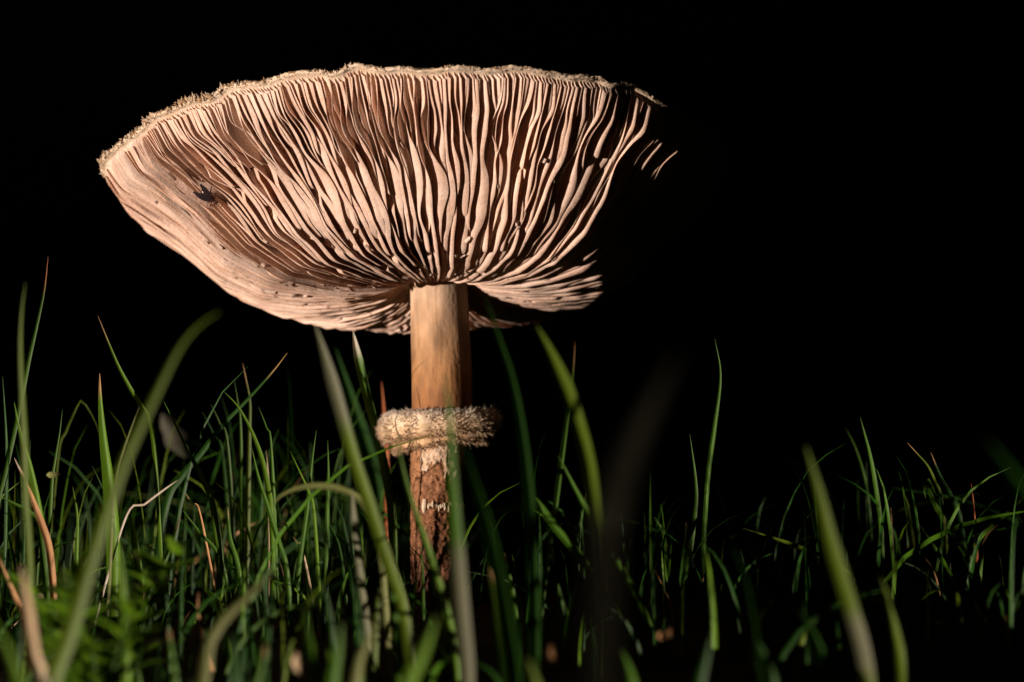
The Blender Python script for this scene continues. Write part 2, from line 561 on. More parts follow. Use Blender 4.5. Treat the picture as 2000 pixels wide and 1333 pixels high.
def lerp_cols(z, stops):
    zz = [s[0] for s in stops]
    return np.stack([np.interp(z, zz, [s[1][k] for s in stops]) for k in range(3)], -1)
z_of = lambda y: on_lean(860, y)[2]
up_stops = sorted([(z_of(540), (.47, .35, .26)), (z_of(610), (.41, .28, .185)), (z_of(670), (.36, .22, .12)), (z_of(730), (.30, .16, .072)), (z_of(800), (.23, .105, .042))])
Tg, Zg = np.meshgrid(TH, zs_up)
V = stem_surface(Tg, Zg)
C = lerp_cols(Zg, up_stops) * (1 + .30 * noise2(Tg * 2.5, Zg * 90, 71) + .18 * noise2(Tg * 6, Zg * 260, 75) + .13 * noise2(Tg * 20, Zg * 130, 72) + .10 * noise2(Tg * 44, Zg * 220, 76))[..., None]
st_faces = [f[::-1] for f in grid_faces(len(zs_up), ns, 0, True)]
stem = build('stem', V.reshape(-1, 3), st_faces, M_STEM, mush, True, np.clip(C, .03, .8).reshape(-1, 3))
lo_stops = sorted([(z_of(860), (.36, .20, .10)), (z_of(930), (.27, .135, .065)), (z_of(1010), (.22, .10, .046)), (z_of(1100), (.14, .062, .03)), (z_of(1200), (.09, .045, .025))])  # brown skin, darkened towards the base to stand in for grass shadow
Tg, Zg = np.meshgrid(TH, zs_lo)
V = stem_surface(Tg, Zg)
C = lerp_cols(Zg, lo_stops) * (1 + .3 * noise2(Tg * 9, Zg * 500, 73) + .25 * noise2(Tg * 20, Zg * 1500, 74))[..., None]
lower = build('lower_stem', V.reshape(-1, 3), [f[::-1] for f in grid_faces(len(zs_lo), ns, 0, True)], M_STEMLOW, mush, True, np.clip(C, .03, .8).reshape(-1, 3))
fl = Soup()
for k in range(1900):
    th_, z = rng.uniform(-math.pi, math.pi), rng.uniform(z_of(1200), z_of(868))
    p = stem_surface(np.array(th_), np.array(z))
    o = np.array([math.sin(th_), -math.cos(th_), 0])
    sd = np.array([math.cos(th_), math.sin(th_), 0])
    dr = o * rng.uniform(.1, .7) + UPZ * rng.normal() * .8 + sd * rng.normal() * .8
    v, f = flake(p - o * .0001, dr, o + rng.normal(size=3) * .3, rng.uniform(.0004, .0011), rng.uniform(.0003, .0008), rng.uniform(-.5, .3))
    base = lerp_cols(np.array(z), lo_stops)
    fl.add(v, f, np.clip(base * rng.uniform(.7, 1.9), 0, .7))
tag(fl.build('stem_flakes', M_FIBRE, lower), kind='stuff')
# pale skin patch just under the ring
def patch(name, th0, th1, z0, z1, col, seed, parent, lift=.00045):
    nt_, nz = 46, 26
    t = np.linspace(th0, th1, nt_)
    bot = z0 + (z1 - z0) * (.18 + .26 * noise2(t * 6, 0, seed) + .16 * noise2(t * 18, 0, seed + 1))
    k = np.linspace(0, 1, nz)
    Zp = bot[None, :] + (z1 - bot)[None, :] * k[:, None]
    Tp = np.broadcast_to(t[None, :], Zp.shape) + .04 * noise2(Zp * 900, 0, seed + 2)
    lf = lift * np.minimum(1, np.minimum(k[:, None] * 9, np.minimum((t - th0)[None, :], (th1 - t)[None, :]) * 12)) - .0003 * (k[:, None] < .01)
    v = stem_surface(Tp, Zp, lf + .0001 * noise2(Tp * 10, Zp * 700, seed + 3))
    return build(name, v.reshape(-1, 3), grid_faces(nz, nt_), M_FLESH, parent, True, np.full((nt_ * nz, 3), 1.0) * np.array(col))
patch('pale_skin_patch', -.62, 1.25, z_of(925), z_of(864), (.66, .50, .37), 81, lower)
patch('pale_skin_patch', .30, 1.5, z_of(945), z_of(880), (.60, .44, .32), 87, lower)
# torn fringe circling the lower stem
for k, t in enumerate(np.concatenate([[-.44], np.linspace(-.26, 1.4, 24)])):
    z = z_of(990) + .0003 * rng.normal()
    o = np.array([math.sin(t), -math.cos(t), 0]); sd = np.array([math.cos(t), math.sin(t), 0])
    h, w = (.0040, .0015) if k == 0 else (rng.uniform(.0011, .0021), rng.uniform(.0004, .0008))
    p = stem_surface(np.array(t), np.array(z)) + UPZ * h * .5
    rows = []
    for i in range(5):
        s = i / 4
        c = p - UPZ * h * s + o * (.0003 + .0007 * math.sin(s * 2.6))
        ww = w * (.75, 1, 1, .85, .5)[i] * rng.uniform(.9, 1.1)
        rows += [c - sd * ww / 2 - o * .0004, c - sd * ww / 3 + o * .0001, c + sd * ww / 3 + o * .0001, c + sd * ww / 2 - o * .0004]
    build('torn_flap', np.array(rows), grid_faces(5, 4), M_FLESH, lower, True, np.full((20, 3), 1.0) * np.array([.80, .66, .52]) * rng.uniform(.8, 1.05))

# ------------------------------------------------ shaggy ring
RC = on_lean(857, 838)
def ring_pt(th_, r, h):
    x = r * np.sin(th_); y = -r * np.cos(th_)
    fat = 1 + .22 * np.clip(-np.sin(th_), -1, 1)
    ro = .065
    return np.stack([RC[0] + x * math.cos(ro) - h * fat * 0, RC[1] + y, RC[2] + x * math.sin(ro) + h * fat], -1)
ring_prof = np.array([(.0084, .0036), (.0110, .0043), (.0140, .0046), (.0160, .0040), (.0172, .0024), (.0175, .0004), (.0170, -.0014), (.0158, -.0026), (.0140, -.0030), (.0128, -.0029), (.0132, -.0037), (.0136, -.0047), (.0128, -.0055), (.0108, -.0050), (.0084, -.0044)])
nr = 200
TR = np.linspace(-math.pi, math.pi, nr, endpoint=False)
V = ring_pt(TR[None, :], ring_prof[:, :1] * (1 + .03 * noise2(TR * 4 + 30, 0, 91) + .015 * noise2(TR * 24 + 30, ring_prof[:, 1:2] * 900, 92)), ring_prof[:, 1:2] + .0002 * noise2(TR[None, :] * 9, ring_prof[:, :1] * 100, 93))
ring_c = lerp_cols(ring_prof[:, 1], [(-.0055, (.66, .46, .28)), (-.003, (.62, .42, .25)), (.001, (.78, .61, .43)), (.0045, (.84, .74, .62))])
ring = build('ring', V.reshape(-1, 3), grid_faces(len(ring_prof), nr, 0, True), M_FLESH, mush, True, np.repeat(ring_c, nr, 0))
fr = Soup()
for k in range(12000):
    t = rng.uniform(-math.pi, math.pi)
    i = rng.uniform(1.5, 12.5)
    if 7.6 < i < 10.6 and rng.random() < .85: continue
    r = np.interp(i, range(15), ring_prof[:, 0]); h = np.interp(i, range(15), ring_prof[:, 1])
    p = ring_pt(np.array(t), r, h)
    o = np.array([math.sin(t), -math.cos(t), 0]); sd = np.array([math.cos(t), math.sin(t), 0])
    updn = .9 if h > .003 else (.25 if h > -.002 else -.7)
    dr = o * rng.uniform(.5, 1.1) + UPZ * (updn * rng.uniform(.2, 1) + rng.normal() * .25) + sd * rng.normal() * .35
    far = math.sin(t) > .55
    ln = rng.uniform(.0007, .0019) * (1.5 if far else 1.0) * (1 + .55 * float(noise2(t * 5 + 30, h * 300, 95)))
    v, f = flake(p - unit(dr) * .0003, dr, o + rng.normal(size=3) * .6, ln, rng.uniform(.00014, .00042), rng.uniform(-.5, .4))
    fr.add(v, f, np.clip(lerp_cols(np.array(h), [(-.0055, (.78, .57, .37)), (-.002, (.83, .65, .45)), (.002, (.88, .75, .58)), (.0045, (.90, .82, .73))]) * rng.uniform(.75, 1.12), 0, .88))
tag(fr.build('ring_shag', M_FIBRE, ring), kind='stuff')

# ---------------------------------------------------------------- the small fly on the gills
ga, gq = np.meshgrid(np.linspace(-1.6, 0, 240), np.linspace(.4, .95, 160))
gp = cap_pt(ga, gq, E_(gq))
def project(p):
    d = p - CAM
    w = d @ FWD
    return 1000 + F_PX * d[..., 0] / w, 666.5 - F_PX * (d @ UPV) / w
def cap_hit(x, y):
    X, Y = project(gp)
    k = np.argmin((X - x) ** 2 + (Y - y) ** 2)
    return ga.flat[k], gq.flat[k]
fa, fq = cap_hit(411, 378)
fp, fn, fta, ftq = cap_normal(fa, fq)
to_cam = unit(CAM - fp)
fn = unit(fn * .75 + to_cam * .6)
ax = (RIGHT * .68 - UPV * .73)
ax = unit(ax - fn * (ax @ fn))                 # towards the head
sx = np.cross(fn, ax)
fly = tag(empty('fly', fp + fn * .0011), 'tiny dark winged fly sitting on the pale gills', 'fly')
def fl_(u, s, n): return ax * u + sx * s + fn * n
bu = np.array([-.0026, -.0022, -.0014, -.0006, .0001, .0004, .0009, .0015, .0018, .0020, .0024, .0029, .0031])
br = np.array([.0001, .0005, .0008, .0009, .0007, .00075, .0010, .0009, .0005, .0005, .00075, .0006, .0001])
nb = 14
an = np.linspace(0, 2 * math.pi, nb, endpoint=False)
bv = np.array([[fl_(u, r * math.cos(t), r * .8 * math.sin(t) + .0010) for t in an] for u, r in zip(bu, br)])
bcol = np.full((len(bu) * nb, 3), 1.0) * np.array([.06, .022, .014])
build('body', bv.reshape(-1, 3), grid_faces(len(bu), nb, 0, True), M_FLY, fly, True, bcol)
for s in (-1, 1):
    w = []
    for i in range(9):
        t = i / 8
        hw = .00085 * math.sin(min(1, t * 1.05 + .08) * math.pi * .93) ** .7 + .00008
        c = fl_(.0008 - .0048 * t, s * (.0005 + .0011 * t), .0019 - .0004 * t)
        for k in (-1, -.4, .4, 1):
            w.append(c + sx * hw * k + fn * (.00018 * (1 - k * k)))
    build('wing', np.array(w), grid_faces(9, 4), M_WING, fly, True, np.full((36, 3), 1.0) * np.array([.022, .014, .016]))
    for u, fw in ((.0014, .0012), (.0007, .0002), (-.0001, -.0012)):
        path = spline([fl_(u, s * .0005, .0007), fl_(u + fw * .4, s * .0017, .0013), fl_(u + fw, s * .0024, -.0004), fl_(u + fw * 1.3, s * .0028, -.0008)], 9)
        v, f = tube(path, np.linspace(.00020, .00010, 9), 5)
        build('leg', v, f, M_FLY, fly, True, np.full((len(v), 3), 1.0) * np.array([.05, .022, .014]))
    path = spline([fl_(.0027, s * .0002, .0013), fl_(.0034, s * .0005, .0017), fl_(.0040, s * .0010, .0015)], 7)
    v, f = tube(path, np.linspace(.00010, .00005, 7), 5)
    build('antenna', v, f, M_FLY, fly, True, np.full((len(v), 3), 1.0) * np.array([.04, .02, .014]))
    ev = np.array([[fl_(.0025 + .0003 * math.cos(b), s * (.0005 + .0003 * math.sin(b) * math.cos(t)), .0011 + .0003 * math.sin(b) * math.sin(t)) for t in np.linspace(0, 2 * math.pi, 8, endpoint=False)] for b in np.linspace(.1, math.pi - .1, 6)])
    build('eye', ev.reshape(-1, 3), grid_faces(6, 8, 0, True), M_FLY, fly, True, np.full((48, 3), 1.0) * np.array([.12, .03, .02]))

# ---------------------------------------------------------------- grass
G_ = {'green': (.048, .125, .006), 'bright': (.090, .190, .008), 'olive': (.084, .132, .008), 'deep': (.018, .070, .007),
      'pale': (.17, .19, .065), 'grey': (.135, .14, .085), 'ghost': (.035, .034, .024), 'dry': (.48, .27, .13), 'straw': (.55, .43, .28), 'rust': (.40, .13, .05), 'shade': (.05, .05, .036), 'white': (.62, .56, .48)}

def blade_mesh(path, width, facing, col_of, ncross=5, fold=.28, tip=.35, twist=0.0):
    """path runs root -> tip; folded leaf with a midrib; returns verts, faces, colours"""
    n = len(path)
    t = unit(np.gradient(path, axis=0))
    s = np.linspace(0, 1, n)
    w = width * (np.clip((1 - s) / tip, 0, 1) ** .75) * (.72 + .28 * sstep(0, .3, s))
    w = np.maximum(w, width * .035)
    side = unit(np.cross(t, facing))
    nor = np.cross(side, t)
    an = twist * (s - .5)
    side, nor = side * np.cos(an)[:, None] + nor * np.sin(an)[:, None], nor * np.cos(an)[:, None] - side * np.sin(an)[:, None]
    k = np.linspace(-1, 1, ncross)
    v = path[:, None] + (w[:, None] * .5 * k)[..., None] * side[:, None] + (w[:, None] * fold * (np.abs(k) ** 1.4))[..., None] * nor[:, None]
    c = np.repeat(np.array([col_of(x) for x in s])[:, None], ncross, 1)
    c = c * (1 + .20 * np.cos(k * 8))[None, :, None]
    return v.reshape(-1, 3), grid_faces(n, ncross), c.reshape(-1, 3)

def colour_fn(key, tipcol=None, sheath=None, rnd=1.0):
    base = np.array(G_[key]) * rnd
    def f(s):
        c = base
        if sheath is not None:
            a, b, k = sheath
            m = float(sstep(a - .05, a + .03, s) * (1 - sstep(b - .03, b + .05, s)))
            c = c * (1 - m) + np.array(G_[k]) * m
        if tipcol and s > .9:
            m = min(1, (s - .9) / .06)
            c = c * (1 - m) + np.array(G_[tipcol]) * m
        return c
    return f

def traced(label, depth, width, pts, key='green', group=None, tip=None, dtip=None, sheath=None, name='grass_blade', fold=None, taper=.35, cat='grass blade', yaw=None):
    """pts: photo pixels from tip to base; depth metres along the view axis (the root stands on the ground there)"""
    n = len(pts)
    dt = depth if dtip is None else dtip
    P3 = [px(x, y, depth + (dt - depth) * (1 - i / max(1, n - 1))) for i, (x, y) in enumerate(pts)]
    last, prev = P3[-1], P3[-2]
    d = unit(last - prev)
    d = unit(d * .6 + np.array([0, 0, -1.0]) * .8)
    q = last.copy(); g = 0
    while q[2] > float(ground_z(q[0], q[1])) - .003 and g < 300:
        q = q + d * .002; g += 1
        d = unit(d + np.array([0, 0, -.05]))
    if g > 2: P3.append(q)
    path = spline(P3[::-1], 40)
    if tip is None and rng.random() < .12 and sheath is None: tip = 'dry'
    seen = width * depth / F_PX
    yw = rng.uniform(-.5, .5) if yaw is None else yaw
    facing = unit(-FWD + RIGHT * math.tan(yw) + np.array([0, 0, .05]))
    dryish = key in ('dry', 'straw', 'rust', 'white')
    v, f, c = blade_mesh(path, seen / max(.6, math.cos(yw)), facing, colour_fn(key, tip, sheath, rng.uniform(.88, 1.12)), 5,
                         rng.uniform(.15, .35) if fold is None else fold, taper, rng.uniform(-.6, .6) if yaw is None else .05)
    o = build(name, v, f, M_DRY if dryish else M_BLADE, None, True, c)
    return tag(o, label, cat, group)

T = traced
T('very tall slender green grass blade with a sharp reddish tip, leaning over its softer neighbour', .500, 10, [(94, 502), (86, 570), (71, 640), (56, 705), (42, 775), (26, 850), (8, 930), (-8, 1010)], 'green', tip='rust')
T('tall soft-focus upright blade crossing behind the slender sharp one', .370, 14, [(50, 552), (43, 610), (41, 690), (46, 800), (50, 880), (52, 970), (58, 1060), (62, 1180)], 'olive')
T('broad out-of-focus blade arching over with its tip bent far to one side', .285, 46, [(427, 611), (388, 637), (352, 680), (316, 750), (285, 815), (250, 890), (222, 965), (190, 1060), (163, 1150), (130, 1260), (100, 1350)], 'olive', taper=1.0, fold=.2, yaw=0.0)
T('narrow straight blade slanting down behind the arching broad blade, orange speck at its tip', .505, 10, [(191, 617), (210, 665), (232, 717), (258, 765), (276, 795), (300, 860)], 'bright', tip='dry')
T('wide folded blade with a pale edge and a clear midrib, standing upright', .498, 31, [(195, 730), (199, 790), (207, 860), (216, 920), (224, 985), (230, 1080)], 'bright', fold=.4, taper=.5, yaw=-.45)
T('stout folded pale green blade rising beside the orange dry reed', .480, 21, [(28, 786), (40, 840), (56, 890), (70, 945), (82, 1005), (96, 1080), (104, 1160), (110, 1250)], 'bright', fold=.4, taper=.5, yaw=-.45)
T('thin bright-edged blade curving out from behind the broad arching blade', .450, 6, [(273, 793), (256, 838), (241, 880), (229, 922), (222, 990)], 'pale')
T('dark green diagonal blade crossing over a thinner blade, tip pointing up and outward', .520, 16, [(561, 690), (530, 730), (482, 783), (432, 835), (392, 888), (355, 932), (322, 1000)], 'deep', tip='dry', taper=.6)
T('short bright blade crossed by the dark diagonal blade', .505, 10, [(437, 765), (465, 795), (490, 840), (510, 892), (522, 945), (530, 1010)], 'bright')
T('green blade slanting down next to a pale blurred petal', .512, 16, [(320, 785), (345, 835), (372, 890), (395, 935), (420, 1010)], 'green', taper=.7)
T('dim brownish blade tip standing up behind the crossed blades', .560, 9, [(474, 710), (482, 750), (488, 790), (486, 880)], 'olive', tip='dry')
T('thin bent blade folded into a sharp upside-down V', .560, 6, [(196, 856), (186, 825), (172, 800), (158, 783), (143, 810), (126, 850), (112, 900)], 'olive')
T('sharp slim blade standing upright beside the arched pale grass stem', .500, 9, [(618, 840), (610, 900), (602, 985), (592, 1060), (584, 1130)], 'green')
T('dark narrow blade with a long straight slant and lit edge', .490, 11, [(492, 875), (505, 930), (524, 990), (545, 1060), (560, 1115)], 'green')
T('pale grass stem arching over sideways like a hoop', .400, 13, [(528, 992), (545, 972), (575, 956), (610, 950), (655, 953), (700, 972), (726, 1010), (745, 1070)], 'pale', taper=.2, fold=.3)
T('long soft grey-green blade leaning from just below the cap down to the grass', .365, 24, [(615, 632), (638, 705), (665, 800), (690, 890), (720, 980), (746, 1062), (770, 1135), (792, 1215)], 'olive', taper=.15, sheath=(.75, 1.0, 'grey'), fold=.2, yaw=0)
T('stiff blade with a whitish dead tip reaching up to the cap and passing the ring', .556, 17, [(689, 646), (698, 692), (711, 750), (729, 820), (744, 880), (756, 940), (765, 1010)], 'green', taper=.10, sheath=(.93, 1.0, 'white'), fold=.35, yaw=.1)
T('faint wide blurred blade standing behind the stiff whitish-tipped blade', .760, 26, [(655, 680), (672, 740), (690, 800), (712, 870), (735, 960)], 'deep')
T('dim rusty blade tip in the dark gap beside the stem above the ring', .640, 11, [(745, 745), (749, 790), (752, 840), (755, 920)], 'rust')
T('soft dark green blade rising to the cap edge right beside the stem', .345, 24, [(948, 580), (972, 655), (999, 740), (1018, 845), (1030, 960), (1036, 1060), (1040, 1160)], 'deep', taper=.6, yaw=.5)
T('broad soft olive blade bowing from under the cap lobe, thickest of those beside the stem', .345, 27, [(1048, 636), (1076, 692), (1108, 768), (1134, 850), (1150, 920), (1158, 1000), (1165, 1090)], 'olive', taper=.15, fold=.2, yaw=.35)
T('slim green blade crossing the broad soft olive blade and leaning the other way', .440, 10, [(1123, 668), (1118, 730), (1106, 820), (1095, 900), (1084, 985), (1070, 1090), (1058, 1180)], 'green')
T('upright blurred stalk in front of the stem with a pale grey sheath', .310, 30, [(868, 730), (876, 800), (880, 870), (882, 930), (888, 1030), (896, 1130), (904, 1220), (912, 1310)], 'green', taper=.5, sheath=(.12, .52, 'grey'), fold=.2, yaw=.15)
T('soft green blade crossing in front of the scaly lower stem', .365, 17, [(777, 838), (781, 890), (797, 960), (826, 1050), (852, 1130), (874, 1205), (890, 1290)], 'bright', taper=.5)
T('green blade kinked halfway, lying over at a slant under the cap lobe', .430, 15, [(1036, 962), (1086, 1030), (1130, 1082), (1160, 1125), (1190, 1165), (1214, 1215), (1235, 1275)], 'green', taper=.1)
T('long straight green blade falling at a slant from the soft olive blade', .420, 15, [(1090, 890), (1138, 985), (1180, 1052), (1222, 1125), (1258, 1198), (1284, 1260)], 'green')
T('wide ghostly blade far out of focus beyond the stem', .165, 70, [(1322, 690), (1285, 770), (1245, 850), (1212, 935), (1190, 1020), (1175, 1130)], 'ghost', yaw=.60, taper=.25, fold=.02)  # blade colour darkened so it looks shadowed
T('tall lone thin blade with a slight kink, standing apart in the dark', .520, 9, [(1396, 662), (1407, 735), (1396, 830), (1384, 920), (1377, 1020), (1374, 1120)], 'green')
T('slender upright blade next to the tall kinked lone blade', .510, 11, [(1347, 848), (1358, 935), (1359, 985), (1350, 1060), (1336, 1140), (1322, 1200)], 'green', taper=.6)
T('blurred leaning stalk with a whitish node, standing in front of the dark grass', .300, 30, [(1574, 872), (1598, 955), (1620, 1050), (1640, 1120), (1660, 1185), (1682, 1260), (1694, 1335)], 'olive', taper=.35, sheath=(.30, .46, 'grey'), fold=.2, yaw=0)
T('single curved blade tip lit against the black, away from the stem', .540, 8, [(1680, 815), (1700, 890), (1712, 960), (1720, 1020), (1724, 1090)], 'green')
T('faint short blade beside the single curved blade tip', .600, 6, [(1651, 835), (1672, 880), (1690, 945), (1700, 1030)], 'green')
T('thin blade lying almost flat across the dark behind the blurred leaning stalk', .480, 8, [(1450, 1032), (1500, 1048), (1558, 1068), (1612, 1090), (1665, 1130)], 'olive')
T('short soft yellow-green blade beside the blurred leaning stalk', .325, 27, [(1720, 1128), (1735, 1180), (1747, 1235), (1762, 1310)], 'olive', taper=.5)
T('thin arching blade with a drooping brown tip over a forked dark blade', .500, 6, [(1772, 865), (1792, 887), (1812, 910), (1826, 940), (1840, 985)], 'olive', tip='dry')
T('dark forked blade with a brown tip leaning inward', .510, 10, [(1818, 884), (1834, 925), (1855, 965), (1874, 1010), (1884, 1070)], 'deep', tip='dry')
T('broad short blade with a curled hooked tip', .500, 13, [(1808, 975), (1806, 950), (1814, 940), (1826, 978), (1850, 1022), (1876, 1062), (1895, 1100)], 'green', taper=.2)
T('upright rusty red dry blade among green ones', .505, 7, [(1897, 945), (1903, 995), (1907, 1060), (1910, 1130)], 'rust', taper=.8)
T('dim blade slanting below the curled hooked blade', .490, 9, [(1796, 1025), (1832, 1082), (1866, 1145), (1890, 1210)], 'green')
T('upright blade turning straw brown near its base', .480, 11, [(1922, 1078), (1915, 1125), (1904, 1195), (1892, 1260), (1880, 1335)], 'green', sheath=(.05, .45, 'dry'))
T('blade lying over at a slant with its end cut by a cross blade', .520, 9, [(2012, 960), (1975, 995), (1940, 1025), (1912, 1052), (1895, 1090)], 'bright')
T('wide dark blurred blade at the far edge of the grass', .230, 58, [(1930, 860), (1975, 930), (2020, 1000), (2060, 1090)], 'deep', yaw=.72)
T('wide soft dark green blade hanging beside the lower stem', .300, 38, [(905, 860), (922, 930), (946, 1010), (966, 1110), (986, 1250), (996, 1340)], 'deep', taper=.7, yaw=.62)
T('broad blurred bright green blade leaning in at the foot of the mushroom', .260, 46, [(852, 1205), (838, 1250), (818, 1300), (800, 1350)], 'bright', taper=.5)
T('grey soft blade dropping straight down beneath the hooped pale stem', .390, 14, [(688, 955), (694, 1020), (702, 1090), (712, 1170), (720, 1240)], 'grey', taper=.15)
T('short pale blurred blade tip leaning at the foot of the grey soft blade', .300, 24, [(742, 1205), (728, 1238), (712, 1270), (700, 1320)], 'pale', taper=.5)
T('thin straw lying aslant in the grass, whitish and straight', .480, 4, [(349, 937), (316, 960), (282, 986), (244, 1016)], 'white', name='straw', cat='straw', taper=.1)
T('orange-pink dry reed leaning beside the stout folded blade', .468, 14, [(28, 895), (50, 940), (74, 1000), (94, 1058), (102, 1115), (106, 1200)], 'dry', tip='white', name='dry_reed', cat='reed')
T('thin tan dry reed bending beneath the orange-pink one', .400, 10, [(-4, 1085), (22, 1145), (44, 1195), (60, 1240), (74, 1300)], 'dry', name='dry_reed', cat='reed')
T('thick blurred pale brown dead stalk with a swollen whitish joint', .285, 24, [(42, 1105), (52, 1170), (60, 1230), (68, 1285), (84, 1345)], 'straw', name='dead_stalk', cat='stalk', taper=.15, sheath=(.35, .6, 'white'))
T('soft pale blade lying over, its lit face turned to the light', .300, 24, [(536, 1108), (492, 1158), (452, 1196), (424, 1230), (402, 1290)], 'pale', taper=.45)
T('short brown withered blade beside the soft pale leaning blade', .380, 12, [(388, 1155), (385, 1198), (396, 1240), (412, 1300)], 'dry', name='dry_grass_blade', taper=.5)
T('soft yellow-green blade glowing behind the base of the broad arching blade', .330, 18, [(230, 1050), (238, 1120), (244, 1190), (248, 1280)], 'bright')
T('wide blurred fresh green blade low at the foot of the dead stalk', .250, 46, [(-20, 1200), (15, 1262), (38, 1320), (50, 1380)], 'bright', taper=.7)
G2 = 'narrow green blades among the taller grass'
L2 = ((150, 'narrow plain green blade standing around the orange-pink dry reed'), (360, 'narrow plain green blade rising behind the broad arching blade'),
      (500, 'narrow plain green blade standing close under the crossed diagonal blades'), (800, 'narrow plain green blade around the foot of the hooped pale stem'),
      (1150, 'narrow plain green blade in the dark just beyond the scaly stem'), (1420, 'narrow plain green blade near the tall kinked lone blade'), (9999, 'narrow plain green blade low in the dark around the blurred leaning stalk'))
def by_x(table, x): return next(l for m, l in table if x < m)
small = [(.495, 14, [(250, 985), (266, 1080), (281, 1180), (290, 1240)]), (.46, 12, [(352, 1008), (330, 1072), (302, 1130), (284, 1175)]), (.5, 7, [(410, 965), (421, 1040), (430, 1095)]),
         (.5, 7, [(350, 988), (390, 1040), (432, 1095)]), (.48, 6, [(557, 1130), (552, 1180), (548, 1240)]), (.47, 12, [(-5, 968), (28, 984), (62, 1004), (80, 1050)]), (.48, 8, [(142, 950), (152, 1010), (151, 1090)]),
         (.5, 7, [(122, 800), (116, 850), (107, 905), (100, 970)]), (.55, 8, [(457, 742), (464, 785), (470, 850)]), (.58, 7, [(395, 805), (418, 850), (436, 900)]), (.55, 9, [(412, 790), (430, 830), (445, 880)]),
         (.48, 7, [(566, 880), (585, 920), (603, 960), (615, 1010)]), (.47, 10, [(705, 1112), (692, 1190), (672, 1290)]), (.48, 5, [(945, 1090), (926, 1125), (908, 1165)]), (.55, 4, [(1210, 960), (1194, 1000), (1178, 1045)]),
         (.55, 4, [(1258, 1000), (1259, 1045), (1257, 1095)]), (.42, 14, [(1090, 1140), (1099, 1200), (1106, 1270)]), (.45, 9, [(1186, 1118), (1186, 1200), (1176, 1290)]), (.46, 6, [(1340, 1020), (1332, 1090), (1322, 1180)]),
         (.52, 5, [(1488, 1055), (1472, 1105), (1456, 1165)]), (.5, 8, [(5, 735), (10, 800), (14, 870), (14, 960)]), (.55, 7, [(60, 860), (54, 920), (50, 1000)]), (.5, 8, [(1375, 1125), (1362, 1180), (1350, 1260)]),
         (.46, 9, [(1410, 1140), (1398, 1190), (1376, 1290)]), (.5, 7, [(180, 910), (198, 950), (214, 1000)]), (.49, 9, [(445, 990), (452, 1050), (470, 1120)]), (.52, 8, [(505, 795), (520, 835), (530, 880)]),
         (.44, 9, [(985, 1080), (1000, 1150), (1010, 1230)]), (.45, 8, [(1060, 1180), (1075, 1250), (1082, 1330)]), (.5, 7, [(620, 985), (645, 1030), (665, 1085)]), (.52, 8, [(1960, 1110), (1950, 1180), (1946, 1260)]),
         (.5, 6, [(1840, 1180), (1850, 1230), (1862, 1300)]), (.47, 8, [(640, 860), (642, 930), (640, 1020)]), (.54, 6, [(775, 960), (772, 1020), (770, 1090)])]
for d, w, pts in small:
    T(by_x(L2, pts[0][0]), d, w, pts, ['green', 'deep', 'green', 'bright'][rng.integers(4)], G2)
G3 = 'short dry blades near the soil'
L3 = ((700, 'short thin brown dry blade between the green blades under the cap'), (9999, 'short thin brown dry blade low in the dark beyond the stem'))
for d, w, pts in [(.46, 6, [(1280, 1115), (1296, 1152), (1312, 1195)]), (.45, 6, [(1585, 1208), (1570, 1258), (1556, 1300)]), (.45, 8, [(1600, 1215), (1590, 1262), (1580, 1330)]), (.5, 5, [(1776, 1232), (1795, 1265), (1812, 1300)]),
                  (.47, 8, [(1836, 1222), (1850, 1260), (1868, 1310)]), (.5, 6, [(1966, 1210), (1975, 1250), (1985, 1300)]), (.45, 10, [(1427, 1295), (1432, 1320), (1436, 1350)]), (.5, 4, [(572, 1048), (582, 1062), (592, 1076)]),
                  (.5, 4, [(545, 1090), (552, 1120), (558, 1150)]), (.55, 4, [(520, 880), (524, 930), (525, 980)]), (.47, 9, [(20, 1230), (42, 1205), (80, 1165)]), (.52, 4, [(360, 960), (376, 985), (392, 1005)])]:
    T(by_x(L3, pts[0][0]), d, w, pts, ['dry', 'rust', 'dry', 'straw'][rng.integers(4)], G3, name='dry_grass_blade')

G4 = 'soft low blades in the foreground'
L4 = ((560, 'short soft out-of-focus blade beside the soft pale leaning blade'), (800, 'short soft out-of-focus blade at the foot of the long grey-green leaning blade'),
      (1300, 'short soft out-of-focus blade low in front of the broad olive blade'), (9999, 'short soft out-of-focus blade low beside the blurred leaning stalk'))
for d, w, pts, k in [(.30, 20, [(596, 1180), (600, 1240), (612, 1300), (618, 1340)], 'green'), (.32, 18, [(640, 1270), (652, 1310), (660, 1350)], 'bright'), (.29, 26, [(668, 1215), (662, 1270), (652, 1340)], 'green'),
                     (.33, 18, [(955, 1110), (968, 1170), (980, 1240), (990, 1330)], 'olive'), (.28, 34, [(1030, 1285), (1040, 1320), (1046, 1360)], 'olive'), (.31, 20, [(1150, 1230), (1160, 1290), (1165, 1350)], 'deep'),
                     (.30, 22, [(1215, 1270), (1230, 1310), (1238, 1350)], 'green'), (.29, 26, [(455, 1240), (462, 1290), (466, 1350)], 'deep'), (.30, 18, [(520, 1260), (512, 1300), (500, 1350)], 'green'),
                     (.32, 16, [(330, 1230), (338, 1290), (342, 1340)], 'green'), (.30, 20, [(1480, 1250), (1500, 1300), (1512, 1350)], 'deep'), (.29, 22, [(1390, 1240), (1378, 1290), (1365, 1350)], 'deep'),
                     (.34, 16, [(765, 1130), (775, 1200), (782, 1290)], 'green'), (.33, 16, [(690, 1130), (700, 1200), (705, 1300)], 'deep'), (.31, 22, [(1560, 1190), (1590, 1250), (1610, 1330)], 'deep')]:
    T(by_x(L4, pts[0][0]), d, w, pts, k, G4)

